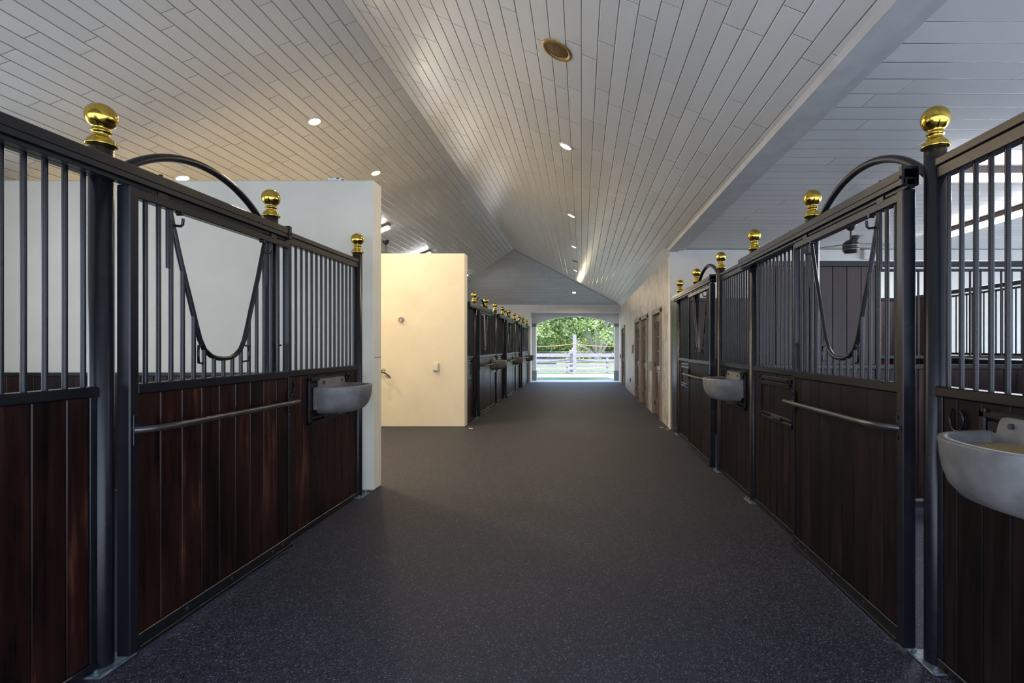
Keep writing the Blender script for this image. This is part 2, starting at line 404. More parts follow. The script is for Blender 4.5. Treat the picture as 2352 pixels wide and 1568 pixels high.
room_door(4, *DOORS[3], True, 'farthest brown glazed door in the right wall near the archway')

# ------------------------------------------------------------------ stall parts
def TF(s): return lambda o_, y_, z_: (s*o_, y_, z_)
FIN = [(.047, 0), (.058, .002), (.0605, .010), (.056, .016), (.050, .020), (.052, .026), (.046, .034), (.034, .044), (.030, .054), (.0305, .062), (.038, .066), (.038, .072), (.033, .078)]
bc = .139
for k in range(0, 15):
    t = math.asin(.031/.061)+(PI-math.asin(.031/.061))*k/14
    FIN.append((max(.061*math.sin(t), .0001), bc-.061*math.cos(t)))
m = MB(); m.lathe(FIN, n=40, caps=False); ME_FIN = m.mesh('finial', 'brass')
m = MB(); m.lathe([(.046, .008), (.046, 2.43), (.040, 2.434)], n=36); ME_POLE = m.mesh('pole', 'steel')
m = MB(); m.box(-.055, .065, -.095, .095, 0, .010, .003); ME_PLATE = m.mesh('base_plate', 'plate')
m = MB(); m.cyl((0, 0, .008), (0, 0, .022), .013, 6); m.cyl((0, 0, .02), (0, 0, .032), .007, 10); ME_BOLT = m.mesh('bolt', 'plate')
m = MB(); m.cyl((0, 0, 1.30), (0, 0, 2.27), .0105, 12); ME_BAR = m.mesh('bar', 'steel')

def post(base, s, y, place):
    t = thing('stall_post', (base, y, 0), 'brass-ball-topped black post, '+place, 'post', 'stall front posts with brass balls')
    obj('pole', ME_POLE, t); obj('brass_finial', ME_FIN, t, 'polished brass ball finial', (0, 0, 2.422))
    p = obj('base_plate', ME_PLATE, t, None, (s*.02, 0, 0))
    for dy in (-.078, .078): obj('bolt', ME_BOLT, p, None, (s*.03, dy, 0))

def hook(mb, o0, u, z, sz=.05):
    pts = []
    for k in range(13):
        a = math.radians(-150+300*k/12)
        pts.append((o0+.012, u+sz*.8*math.sin(a), z-sz*math.cos(a)))
    mb.tube(pts, .007, 8)
    mb.tube([(o0+.008, u, z-sz), (o0+.012, u+.005, z-sz-.03), (o0+.035, u+.01, z-sz-.06), (o0+.055, u+.012, z-sz-.045), (o0+.06, u+.014, z-sz-.02)], .006, 8)

def panel(base, s, a, c, place, wood='wood', hatch=None, hook_at=None, closed=True):
    ya, yc = a+.045, c-.045; L = yc-ya
    t = thing('stall_grille', (base, ya, 0), 'barred stall front section '+place, 'stall grille', 'fixed stall front sections')
    f = TF(s)
    m = MB(f); m.box(-.026, .026, 0, L, 2.268, 2.322, .004); m.box(-.03, .034, 0, L, 2.322, 2.36, .004); m.build('top_rail', 'steel', t)
    m = MB(f); m.box(-.032, .036, 0, L, 1.262, 1.308, .005); m.build('sill_rail', 'steel', t)
    m = MB(f); m.box(-.025, .025, 0, L, .012, .055, .004); m.build('bottom_rail', 'steel', t)
    for u in (0, L-.03):
        m = MB(f); m.box(-.022, .022, u, u+.03, .055, 1.262, .003); m.build('stile', 'steel', t)
    h0, h1 = (hatch[0]-ya, hatch[1]-ya) if hatch else (9, 9)
    m = MB(f)
    x = .03
    while x < L-.031:
        e = min(x+.138, L-.03); p, q = x+.002, e-.002
        m.box(-.016, .016, p, q, .055, 1.262, .004)
        x = e
    m.build('boarding', wood, t)
    n = max(2, round(L/.078)); sp_ = L/n
    for k in range(n): obj('bar', ME_BAR, t, None, (0, sp_*(k+.5), 0))
    if hatch:
        z0, z1 = .85, 1.235; w = .034
        m = MB(f)
        m.box(.016, .038, h0, h1, z1-w, z1, .006); m.box(.016, .038, h0, h1, z0, z0+w, .006)
        m.box(.016, .038, h0, h0+w, z0, z1, .006); m.box(.016, .038, h1-w, h1, z0, z1, .006)
        hf = m.build('hatch_frame', 'steel', t)
        m = MB(f); i0, i1 = h0+w+.01, h1-w-.01
        x = i0
        while x < i1-.01:
            e = min(x+.115, i1); m.box(.016, .026, x+.001, e-.001, z0+w+.01, z1-w-.01, .003); x = e
        m.build('hatch_board', wood, t)
        m = MB(f); i0 += .0; 
        m.box(.024, .036, i0, i1, z1-w-.05, z1-w-.01, .005); m.box(.024, .036, i0, i1, z0+w+.008, z0+w+.034, .004)
        m.build('hatch_strap', 'steel', hf)
        m = MB(f); m.cyl((.036, h0+.30, z0+.05), (.048, h0+.30, z0+.05), .010, 10); m.box(.036, .046, h0+.24, h0+.42, z0+.035, z0+.06, .003); m.build('hatch_latch', 'steel_edge', hf)
        m = MB(f); uu = h1-.04 if s > 0 else h0+.06
        pts = [(.045+.006*math.sin(q*PI/6), uu+.028*math.cos(q*PI/6), 1.20+.035*math.sin(q*PI/6)) for q in range(12)]
        uu = h1-.04
        m.tube(pts, .006, 8, closed=True); m.box(.03, .05, uu-.012, uu+.012, 1.225, 1.245, .003)
        m.build('hatch_ring', 'steel', hf)
    if hook_at is not None:
        m = MB(f); hook(m, .016, hook_at-ya, 1.17); m.build('hook', 'steel', t, 'horseshoe-shaped hook')
    return t

VC = [(.40, 2.225), (.365, 2.10), (.325, 1.96), (.285, 1.835), (.247, 1.72), (.213, 1.61), (.185, 1.53), (.15, 1.472), (.10, 1.437), (.05, 1.422), (0, 1.418)]
def vz(u):
    u = abs(u)
    for (u1, z1), (u0, z0) in zip(VC[:-1], VC[1:]):
        if u0 <= u <= u1: return z0+(z1-z0)*(u-u0)/(u1-u0)
    return 2.23
def stall_door(base, s, a, c, place, wood='wood'):
    d0, d1 = a+.02, c+.065; L = d1-d0; mid = L/2
    t = thing('sliding_stall_door', (base, d0, 0), 'sliding door '+place, 'stall door', 'sliding stall doors')
    f = TF(s); oc = .082
    m = MB(f); m.box(.050, .114, 0, .052, .03, 2.254, .005); m.build('end_stile', 'steel', t)
    m = MB(f); m.box(.060, .104, L-.024, L, .03, 2.245, .003); m.build('far_stile', 'steel', t)
    m = MB(f); m.box(.058, .106, .052, L-.024, 2.205, 2.25, .004); m.build('top_rail', 'steel', t)
    m = MB(f); m.box(.056, .108, .052, L-.024, 1.262, 1.312, .005); m.build('middle_rail', 'steel', t)
    m = MB(f); m.box(.062, .106, .052, L, .035, .105, .004); m.box(.106, .118, .052, L, .028, .05, .002)
    br = m.build('bottom_rail', 'steel', t)
    for u in (.35, .7, L-.22, L-.1): m = MB(f); m.cyl((.105, u, .078), (.112, u, .078), .008, 10); m.build('rivet', 'steel_edge', br)
    m = MB(f); x = .052
    while x < L-.03:
        e = min(x+.138, L-.024); m.box(.068, .098, x+.002, e-.002, .105, 1.262, .004); x = e
    m.build('boarding', wood, t)
    m = MB(f)
    pts = [(oc, mid-u, z) for u, z in VC]+[(oc, mid+u, z) for u, z in VC[-2::-1]]
    m.tube(pts, .0135, 12); m.build('opening_rim', 'steel', t)
    k = -9
    for k in range(-8, 9):
        u = k*.077
        if abs(u) > mid-.06: continue
        top = vz(u) if abs(u) < .40 else 2.21
        m = MB(f); m.cyl((oc, mid+u, 1.305), (oc, mid+u, top), .0112, 12); m.build('bar', 'steel', t)
    for sg in (-1, 1):
        m = MB(f); u = mid+sg*.405; m.cyl((oc, u, 1.9), (oc, u, 2.21), .0095, 10); m.build('bar', 'steel', t)
    for sg in (-1, 1):
        m = MB(f); u = mid+sg*.165
        m.tube([(oc, u, 1.50), (oc+.012, u+sg*.045, 1.495), (oc+.014, u+sg*.05, 1.45), (oc+.012, u+sg*.045, 1.40), (oc, u+sg*.0, 1.395)], .0065, 8)
        m.build('rim_loop', 'steel', t)
        m = MB(f); u = mid+sg*.375
        m.tube([(oc, u, 2.13), (oc+.045, u+sg*.0, 2.125), (oc+.055, u, 2.135), (oc+.057, u, 2.165)], .007, 8)
        m.cyl((oc-.0, u-sg*.03, 2.20), (oc+.03, u-sg*.03, 2.20), .012, 6)
        m.build('rim_hook', 'steel', t)
    # push bar
    zb = 1.093
    m = MB(f); u0, u1 = .035, L-.04
    m.tube([(.112, u0, zb), (.135, u0+.012, zb), (.168, u0+.06, zb), (.188, u0+.15, zb), (.192, u0+.25, zb), (.192, mid, zb), (.192, u1-.25, zb), (.192, u1-.05, zb), (.186, u1-.0, zb), (.165, u1+.022, zb), (.135, u1+.022, zb), (.108, u1+.016, zb)], .0165, 14)
    pb = m.build('push_bar', 'bar_worn', t, 'bare-worn steel push bar')
    for u in (u0-.0, u1+.014):
        m = MB(f); m.box(.104, .116, u-.018, u+.018, zb-.075, zb+.075, .004)
        for z in (zb-.05, zb+.05): m.cyl((.115, u, z), (.123, u, z), .009, 8)
        m.build('mounting_plate', 'steel', pb)
    for u in (.2, L-.2): m = MB(f); m.box(.101, .107, u-.03, u+.03, 2.235, 2.272, .002); m.build('hanger', 'steel', t)
    m = MB(f); m.box(.056, .064, L-.09, L-.075, 1.32, 1.52, .002); m.cyl((.06, L-.083, 1.5), (.085, L-.083, 1.5), .006, 8); m.build('bolt_latch', 'steel', t)
    return t

def track(base, s, y0, y1, place, blocks):
    t = thing('door_track', (base, y0, 0), 'black overhead door track '+place, 'door track', 'sliding door tracks')
    f = TF(s); L = y1-y0
    m = MB(f); m.box(.046, .118, 0, L, 2.302, 2.352, .005); m.box(.108, .118, 0, L, 2.276, 2.304, .002); m.box(.046, .056, 0, L, 2.276, 2.304, .002); m.box(.060, .100, .0, L, 2.256, 2.30, .002)
    m.build('rail', 'steel', t)
    u = .25
    while u < L: m = MB(f); m.box(-.02, .06, u-.02, u+.02, 2.352, 2.360, .002); m.cyl((.08, u, 2.350), (.08, u, 2.372), .009, 6); m.build('bracket', 'steel', t); u += 1.15
    for u in blocks:
        m = MB(f); m.box(.040, .124, u, u+.03, 2.268, 2.366, .004); m.cyl((.124, u+.015, 2.31), (.134, u+.015, 2.31), .009, 8); m.build('end_stop', 'steel', t)

def arch(base, s, a, c, place):
    R_, zc, mid = .82, 1.735, (a+c)/2; hw_ = (c-a)/2-.045
    t = MB(TF(s)); pts = []
    for k in range(25):
        u = -hw_+2*hw_*k/24; pts.append((0, u, zc+math.sqrt(R_*R_-u*u)))
    t.tube(pts, .0215, 16)
    o = t.build('arched_rail', 'steel'); o.location = (base, mid, 0)
    tag(o, 'curved steel hoop over the door '+place, 'hoop', 'curved hoops over the stall doors')

def trough(base, s, y, place, grain=None):
    a, bd, H = .295, .325, .235
    t = thing('feed_trough', (base+s*.038, y, .92), 'half-round feed trough '+place, 'feed trough', 'grey feed troughs on the stall fronts')
    f = TF(s); N = 28
    def ring(k, z, inset=0):
        r = []
        for i in range(N+1):
            th = PI*i/N; cu, so = math.cos(th), math.sin(th)
            e = .82
            r.append((max(0, (bd*k-inset))*abs(so)**e, (a*(.25+.75*k)-inset)*(1 if cu >= 0 else -1)*abs(cu)**e, z))
        return r
    prof = [(.30, 0), (.58, .004), (.78, .026), (.895, .068), (.955, .12), (.985, .175), (1.0, H-.008), (.992, H)]
    rings = [ring(k, z) for k, z in prof]+[ring(1.0, H, .031), ring(.985, H-.008, .034), ring(.96, H-.05, .034), ring(.90, H-.12, .024), ring(.7, H-.17, .02), ring(.3, H-.185, 0)]
    vs = [p for r in rings for p in r]; fs = []
    n1 = N+1
    for j in range(len(rings)-1):
        for i in range(N): fs.append((j*n1+i, j*n1+i+1, (j+1)*n1+i+1, (j+1)*n1+i))
    m = MB(f); m.add(vs, fs, True); m.add(rings[0], [tuple(range(n1))]); m.add(rings[-1], [tuple(range(n1))])
    m.box(-.012, .014, -a*.97, a*.97, .05, H-.004, .004)
    m.build('bowl', 'trough', t)
    m = MB(f); w = .22
    pts = [(-w-.03, H-.05), (w+.03, H-.05), (w, H+.045)]
    for k in range(7): q = PI/2*k/6; pts.append((w-.03+.03*math.cos(q), H+.035+.03*math.sin(q)))
    for k in range(7): q = PI/2+PI/2*k/6; pts.append((-w+.03+.03*math.cos(q), H+.035+.03*math.sin(q)))
    m.prism(pts, 0, -.010, .012); bp = m.build('back_plate', 'trough', t)
    for u in (-.16, .16): m = MB(f); m.cyl((.012, u, H+.035), (.022, u, H+.035), .011, 12); m.build('bolt', 'steel_edge', bp)
    if grain:
        g = ring(.93, 0, .024); vs = [(p[0]+.012, p[1], H-.055) for p in g]
        mm = MB(f); rr = []
        for q in range(9):
            kk = 1-q/8
            for i, p in enumerate(g): rr.append((.016+p[0]*(.001+kk*.98), p[1]*(.001+kk*.98), H-.040+.012*(1-kk*kk)+random.uniform(-.003, .003)))
        fs = [(j*n1+i, j*n1+i+1, (j+1)*n1+i+1, (j+1)*n1+i) for j in range(8) for i in range(N)]
        mm.add(rr, fs, True); o = mm.build('grain', 'grain'); o.location = t.location
        tag(o, grain, 'feed', kind='stuff')

# ------------------------------------------------------------------ the stall fronts
# left: near stall
def left_stall(A, B, C, D0, ph, ph_post, near=False, with_posts=True):
    post(XL, 1, A, ph_post[0]); post(XL, 1, B, ph_post[1]); post(XL, 1, C, ph_post[2])
    arch(XL, 1, A, B, ph)
    track(XL, 1, D0+.05, B+.05, ph, (L_ for L_ in [(B+.05)-(D0+.05)-.03]))
    stall_door(XL, 1, A, B, ph)
    panel(XL, 1, D0, A, 'before the door '+ph.replace('of the ', 'of ', 1), hatch=None if near else (A-1.05, A-.40))
    panel(XL, 1, B, C, 'past the door '+ph.replace('of the ', 'of ', 1), hatch=(B+.44, B+1.13), hook_at=B+.20)
    trough(XL, 1, B+.80, ph)
left_stall(2.335, 3.61, 5.0, 1.12, 'of the nearest left stall',
    ('largest, at the left foreground', 'second on the left, at the far side of the foreground door', 'on the left beside the end of the near cream wall'), near=True)
left_stall(10.43, 11.72, 12.95, 9.51, 'of the first left stall past the wash wall',
    ('first beyond the wash bay wall', 'second beyond the wash bay wall', 'third beyond the wash bay wall'))
left_stall(14.18, 15.46, 16.70, 12.95, 'of the middle stall in the far left row',
    ('fourth beyond the wash bay wall', 'fifth beyond the wash bay wall', 'sixth beyond the wash bay wall'))
left_stall(17.93, 19.22, 20.45, 16.70, 'of the last left stall beside the end wall',
    ('seventh beyond the wash bay wall', 'eighth beyond the wash bay wall', 'last on the left, against the end wall'))
panel(XL, 1, 20.45, EY+.045, 'short last piece against the end wall on the left')

def right_stall(A, B, C, D0, ph, ph_post, grain=None):
    post(XR, -1, A, ph_post[0]); post(XR, -1, B, ph_post[1]); post(XR, -1, C, ph_post[2])
    arch(XR, -1, A, B, ph)
    track(XR, -1, A+.05, C+.14, ph, (0.0,))
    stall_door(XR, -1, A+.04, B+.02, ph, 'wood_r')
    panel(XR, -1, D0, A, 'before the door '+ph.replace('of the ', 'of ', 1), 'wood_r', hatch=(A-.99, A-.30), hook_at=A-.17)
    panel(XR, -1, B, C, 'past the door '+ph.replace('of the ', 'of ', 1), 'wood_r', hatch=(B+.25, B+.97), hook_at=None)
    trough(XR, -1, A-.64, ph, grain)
right_stall(2.36, 3.617, 4.83, 1.16, 'of the nearest right stall',
    ('largest, at the right foreground', 'second on the right, beyond the foreground door', 'third on the right, between the two right stalls'),
    grain='golden brown grain feed lying in the near right trough')
right_stall(5.99, 7.26, 8.48, 4.83, 'of the second right stall beside the white wall',
    ('fourth on the right, on the near side of the farther door', 'fifth on the right, on the far side of the farther door', 'last on the right, in front of the white wall'))
b = MB(); b.box(1.62, 1.70, 8.525, 9.07, 0, 2.33, .004); tag(b.build('steel_end_panel', 'steel'), 'narrow black steel filler panel between the last right post and the white wall', 'panel')

# ------------------------------------------------------------------ partitions inside the right stalls
def divider(name, x0, y0, x1, y1, lab, solids, wood='wood_mid', nb=.1):
    t = thing(name, (x0, y0, 0), lab, 'partition', None, (0, 0, math.atan2(y1-y0, x1-x0)))
    L = math.hypot(x1-x0, y1-y0)
    m = MB(); m.box(0, L, -.025, .025, 2.26, 2.315, .004); m.build('top_rail', 'steel', t)
    m = MB(); m.box(0, L, -.025, .025, 1.275, 1.32, .004); m.build('middle_rail', 'steel', t)
    m = MB(); boards(m, 0, L, .137, lambda mm, p, q: mm.box(p, q, -.018, .018, .03, 1.275, .004)); m.build('lower_boarding', 'wood', t)
    g = []; e = 0
    for (p, q) in solids:
        m = MB(); boards(m, p, q, .137, lambda mm, pp, qq: mm.box(pp, qq, -.018, .018, 1.32, 2.26, .003)); m.build('upper_boarding', wood, t)
        if p > e: g.append((e, p))
        e = q
    if e < L-.05: g.append((e, L))
    for (p, q) in g:
        m = MB(); m.box(p, q, -.02, .02, 1.375, 1.405, .003); m.box(p, q, -.02, .02, 2.215, 2.24, .003); m.box(p, p+.03, -.02, .02, 1.32, 2.26, .003); m.box(q-.03, q, -.02, .02, 1.32, 2.26, .003); m.build('grille_frame', 'steel', t)
        n = int((q-p)/nb)
        for k in range(1, n):
            m = MB(); x = p+(q-p)*k/n; m.cyl((x, 0, 1.40), (x, 0, 2.22), .0095, 8); m.build('bar', 'steel', t)
divider('stall_divider', XR+.06, 4.83, 5.38, 4.83, 'brown board and bar partition between the two right stalls', [(0, 1.12), (2.62, 3.65)])
divider('stall_divider', XR+.06, 8.50, 5.38, 8.50, 'rear side partition of the second right stall, near the white wall', [(0, 1.12), (2.62, 3.65)])
divider('stall_back_grille', 5.43, 1.16, 5.43, 4.80, 'barred back partition of the nearest right stall', [(0, .55)])
divider('stall_back_grille', 5.43, 4.86, 5.43, 8.46, 'barred back partition of the second right stall', [(0, .5), (3.0, 3.55)])
for y, p in ((13.0, 'between the first and middle stalls'), (16.72, 'between the middle and last stalls')):
    t = thing('stall_divider', (-6.19, y, 0), 'solid dark board partition '+p+' of the far left row', 'partition')
    m = MB(); boards(m, 0, 3.88, .137, lambda mm, pp, qq: mm.box(pp, qq, -.018, .018, .03, 2.26, .003)); m.build('boarding', 'wood', t)
    m = MB(); m.box(0, 3.88, -.025, .025, 2.26, 2.31, .004); m.build('top_rail', 'steel', t)

# ------------------------------------------------------------------ ceiling lamps
def lamp(x, y, surf, lab, lit=True, r=.075):
    pw = 1.7 if surf == 'l' else 1.0
    if surf == 'r': z = z_slope(x); n = Vector((-SL, 0, -1)).normalized()
    elif surf == 'l': z = z_slope(x); n = Vector((SL, 0, -1)).normalized()
    else: z = ZE+SL*(21-y); n = Vector((0, -SL, -1)).normalized()
    t = thing('recessed_light', (x, y, z), lab, 'ceiling light', 'recessed ceiling lights'); t.rotation_mode = 'QUATERNION'
    t.rotation_quaternion = Vector((0, 0, -1)).rotation_difference(n)
    m = MB(); m.lathe([(r*.86, .02), (r*.90, -.004), (r*1.0, -.012), (r*1.16, -.010), (r*1.2, .004)], n=32, caps=False); m.build('trim_ring', 'plastic' if lit else 'rust_ring', t)
    m = MB(); m.lathe([(r*.88, .0), (r*.7, -.004), (.001, -.006)], n=32, caps=False); m.build('lens', 'glow' if lit else 'rust', t, 'glowing warm lens' if lit else None)
    if lit:
        ld = bpy.data.lights.new('bulb', 'AREA'); ld.shape = 'DISK'; ld.size = .13; ld.energy = CAN_W*pw; ld.specular_factor = .12; ld.color = (1, .78, .50); ld.spread = math.radians(170)
        lo = bpy.data.objects.new('bulb', ld); COL.objects.link(lo); lo.parent = t; lo.location = (0, 0, -.03)
    return t
lamp(-.205, 4.19, 'r', 'large round unlit rusty bronze recessed fixture overhead in the aisle', False, .115)
lamp(-.195, 6.19, 'r', 'lit recessed light nearest the camera above the aisle')
lamp(-.19, 9.46, 'r', 'second lit recessed light above the aisle')
lamp(-.19, 12.4, 'r', 'third lit recessed light above the aisle')
lamp(-.19, 14.5, 'r', 'small unlit dark recessed light far down the aisle', False)
lamp(-.2, 16.3, 'r', 'lit recessed light past the small dark one above the aisle')
lamp(-.3, 20.0, 'h', 'lit recessed light on the end slope above the archway')
lamp(-3.41, 6.39, 'l', 'lit recessed light over the wash bay, the nearest one left of the ridge')
lamp(-3.41, 8.29, 'l', 'lit recessed light just above the end of the near cream wall')
lamp(-5.16, 6.47, 'l', 'lit recessed light seen under the left foreground hoop')
lamp(-5.16, 8.3, 'l', 'recessed light hidden behind the near cream wall')

def strip(x, y, z, rz, tilt, L, lab, hide=None):
    t = thing('fluorescent_light', (x, y, z), lab, 'strip light', 'fluorescent strip lights', (0, 0, rz))
    t.rotation_euler = (0, tilt, rz)
    m = MB(); m.prism([(-.09, 0), (.09, 0), (.075, -.05), (.05, -.06), (-.05, -.06), (-.075, -.05)], 0, -L/2, L/2); m.build('housing', 'housing', t)
    for dy in (-.04, .04):
        m = MB(); m.cyl((-L/2+.03, dy, -.085), (L/2-.03, dy, -.085), .019, 12); m.build('tube', 'tube', t, 'glowing white tube')
    ld = bpy.data.lights.new('tube_light', 'AREA'); ld.shape = 'RECTANGLE'; ld.size = L; ld.size_y = .12; ld.energy = TUBE_W; ld.color = (.92, .95, 1); ld.spread = PI
    lo = bpy.data.objects.new('tube_light', ld); COL.objects.link(lo); lo.parent = t; lo.location = (0, 0, -.12)
TL = -math.atan(SL)
strip(4.1, 5.0, 3.25, 0, 0, 1.25, 'fluorescent strip above the partition between the right stalls')
strip(5.55, 6.9, 3.25, PI/2, 0, 2.2, 'fluorescent strip slanting behind the right foreground bars')
strip(-4.66, 13.5, z_slope(-4.66), 0, TL, 1.25, 'fluorescent strip just above the wash bay wall')
strip(-4.62, 17.7, z_slope(-4.62), 0, TL, 1.25, 'far fluorescent strip right of the wash bay wall')
strip(-4.66, 10.6, z_slope(-4.66), 0, TL, 1.25, 'fluorescent strip hidden right behind the wash bay wall')

def fan(x, y, z, rod, lab, rz=0):
    t = thing('ceiling_fan', (x, y, z), lab, 'ceiling fan', None, (0, 0, rz))
    m = MB(); m.lathe([(.02, -.10), (.045, -.085), (.075, -.04), (.085, 0)], n=24); m.build('canopy', 'black', t)
    m = MB(); m.cyl((0, 0, -.08), (0, 0, -rod), .013, 10); m.build('rod', 'black', t)
    m = MB(); m.lathe([(.02, -rod+.02), (.06, -rod), (.10, -rod-.03), (.112, -rod-.06), (.112, -rod-.10), (.104, -rod-.105), (.112, -rod-.11), (.108, -rod-.15), (.09, -rod-.165), (.088, -rod-.18), (.02, -rod-.185)], n=32); m.build('motor', 'black', t)
    for k in range(3):
        a = 2*PI*k/3; m = MB(lambda u, v, w, a=a: (u*math.cos(a)-v*math.sin(a), u*math.sin(a)+v*math.cos(a), w)); zz = -rod-.05
        m.prism([(.09, -.02), (.20, -.05), (.58, -.065), (.61, 0), (.58, .065), (.20, .05), (.09, .02)], 2, zz, zz+.008); m.build('blade', 'black', t)
fan(3.86, 7.18, ZE, .24, 'black ceiling fan above the second right stall, seen through the door opening', 0.15)
fan(-4.5, 11.5, z_slope(-4.5), .7, 'black ceiling fan whose mount shows over the wash bay wall')

# ------------------------------------------------------------------ small things on the walls and floor
def ebox(x, y, z, lab, mat='plastic', sx=.12, sy=.08, sz=.16):
    m = MB(); m.box(-sx/2, sx/2, -sy, 0, -sz/2, sz/2, .008); m.box(-sx/2+.02, sx/2-.02, -sy-.006, -sy, -sz/2+.02, sz/2-.05, .002)
    o = m.build('wall_box', mat); o.location = (x, y, z); return tag(o, lab, 'box')
ebox(5.14, 9.07, 3.15, 'small white box high on the white wall behind the right stall', 'plastic', .16, .10, .17)
t = thing('speaker_box', (-6.2, 5.05, 3.12), 'off-white box high in the corner of the near left stall', 'box')
m = MB(); m.box(0, .16, -.12, .12, -.12, .16, .012); m.build('case', 'plastic', t)
m = MB(); m.box(.16, .168, -.09, .09, -.10, .02, .003); m.build('front_grille', 'greyplastic', t)
t = thing('socket_box', (-2.71, 9.31, 1.115), 'small cream switch box on the wash bay wall', 'switch box')
m = MB(); m.box(-.055, .055, -.035, 0, -.075, .075, .006); m.build('case', 'plastic', t)
m = MB(); m.box(-.04, .04, -.042, -.035, -.06, .05, .003); m.build('cover', 'stucco_white', t)
# tether ring
t = thing('tether_ring', (-3.35, 9.31, 2.02), 'round metal tie ring fixed high on the wash bay wall', 'tie ring')
m = MB(); m.cyl((0, 0, .0), (0, -.012, .0), .05, 20); m.build('backing_plate', 'plastic', t)
m = MB(); m.tube([(.042*math.cos(q*PI/10), -.03-.006*math.sin(q*PI/10), -.035+.042*math.sin(q*PI/10)) for q in range(20)], .006, 8, closed=True); m.cyl((0, -.01, .005), (0, -.045, .005), .009, 8); m.build('ring', 'steel_edge', t)
# taps
t = thing('wall_tap', (-3.62, 9.31, .97), 'tangled metal tap pipework low on the wash bay wall', 'tap')
m = MB(); m.tube([(-.12, -.0, .04), (-.12, -.07, .04), (-.05, -.09, .05), (.02, -.08, .02), (.08, -.09, -.03), (.10, -.10, -.06)], .013, 10); m.build('pipe', 'bar_worn', t)
for dx, dz in ((-.09, .07), (-.02, .08), (.05, -.02)):
    m = MB(); m.tube([(dx+.03*math.cos(q*PI/6), -.11, dz+.03*math.sin(q*PI/6)) for q in range(12)], .005, 6, closed=True); m.cyl((dx, -.08, dz), (dx, -.115, dz), .007, 8)
    m.box(dx-.03, dx+.03, -.112, -.108, dz-.004, dz+.004); m.build('valve_wheel', 'steel_edge', t)
# right wall fittings
t = thing('notice_box', (1.6, 15.65, 1.42), 'small brown framed board on the right wall beyond the paired doors', 'board')
m = MB(); m.box(-.03, 0, -.20, .20, -.13, .13, .005); m.build('frame', 'housing', t)
m = MB(); m.box(-.034, -.03, -.17, .17, -.10, .10); m.build('face', 'rust_ring', t)
for yy, w in ((11.55, 'nearer'), (11.85, 'farther')):
    m = MB(); m.box(-.03, 0, -.06, .06, -.11, .11, .006); m.box(-.036, -.03, -.02, .02, -.04, .04, .003)
    o = m.build('switch_plate', 'greyplastic'); o.location = (1.6, yy, 1.05); tag(o, w+' of the two grey switch boxes between the first two brown doors', 'switch')
m = MB(); m.box(-.02, 0, -.06, .06, -.07, .07, .004); m.box(-.026, -.02, -.03, .03, -.04, .04); o = m.build('wall_socket', 'black'); o.location = (1.6, 16.4, .40); tag(o, 'black socket low on the right wall before the farthest door', 'socket')
m = MB(); m.box(-.03, 0, -.07, .07, -.09, .09, .004); m.box(-.036, -.03, -.04, .04, -.05, .03, .003); o = m.build('control_box', 'black'); o.location = (1.6, 20.6, 1.1); tag(o, 'small black control box on the right wall beside the archway', 'control')
# peeled strip on top of the near partition
t = thing('peeling_strip', (-2.55, 5.23, 3.215), 'rust-spotted white strip lying on top of the near cream wall', 'strip')
m = MB(); m.box(-.09, .07, -.03, .03, 0, .03, .006); m.box(-.03, .0, -.02, .02, .028, .04, .004); m.build('strip_body', 'white', t)
m = MB(); m.box(.0, .03, -.031, .03, .012, .0315, .003); m.box(.055, .071, -.031, .03, 0, .02, .003); m.build('rust_patch', 'rust', t)
for x, y, w in ((-2.02, 9.12, 'at the foot of the wash bay wall end'), (1.47, 9.22, 'nearer the white corner on the right'), (1.56, 9.04, 'touching the white corner on the right')):
    m = MB(); m.box(-.035, .035, -.012, .012, 0, .006, .002); o = m.build('floor_marker', 'white'); o.location = (x, y, 0); tag(o, 'tiny white floor strip '+w, 'floor marker')

# ------------------------------------------------------------------ outside
m = MB()
def fence(y, x0, x1, step, zs, h, mat, name, lab, off=0):
    t = thing(name, (0, y, -.03), lab, 'fence')
    x = x0
    while x <= x1:
        p = MB(); p.box(x-.065, x+.065, -.06, .06, 0, h, .01); p.build('fence_post', mat, t); x += step
    for z0, z1 in zs:
        p = MB(); p.box(x0, x1, -.095, -.06, z0, z1, .004); p.build('fence_rail', mat, t)
fence(28.2, -7.6, 7, 2.26, [(.10, .24), (.38, .53), (.66, .81), (.95, 1.15)], 1.14, 'fence', 'paddock_fence', 'pale weathered four-rail board fence beyond the archway')
fence(37.5, -12, -1.9, 2.8, [(.2, .34), (.5, .64), (.82, .98)], 1.0, 'fence_dark', 'far_fence', 'dark board fence in the field behind the pale one, on the left')
fence(62, -19.8, 20, 2.6, [(.2, .35), (.5, .65), (.8, .95)], .95, 'fence', 'field_fence', 'distant pale fence below the trees')
m = MB(); m.box(-.10, .10, -.10, .10, 0, 2.16, .012); o = m.build('marker_pole', 'fence'); o.location = (-.385, 27.5, -.02); tag(o, 'square white pole holding the orange rope, in the middle of the archway view', 'pole')
m = MB(); m.box(-.08, .08, -.08, .08, 0, 1.9, .01); o = m.build('marker_pole', 'white'); o.location = (-3.95, 27.5, -.02); tag(o, 'white rope pole hidden by the left side of the archway', 'pole')
m = MB(); m.box(-.08, .08, -.08, .08, 0, 1.9, .01); o = m.build('marker_pole', 'white'); o.location = (3.1, 27.5, -.02); tag(o, 'white rope pole hidden by the right side of the archway', 'pole')
for x1, w in ((-3.95, 'left'), (3.1, 'right')):
    m = MB(); pts = []
    for k in range(21):
        t_ = k/20; pts.append((-.385+(x1+.385)*t_, 27.4, 1.66-.03*t_-.55*t_*(1-t_)))
    m.tube(pts, .018, 8)
    tag(m.build('rope', 'rope'), 'orange rope sagging to the '+w+' from the white pole', 'rope')

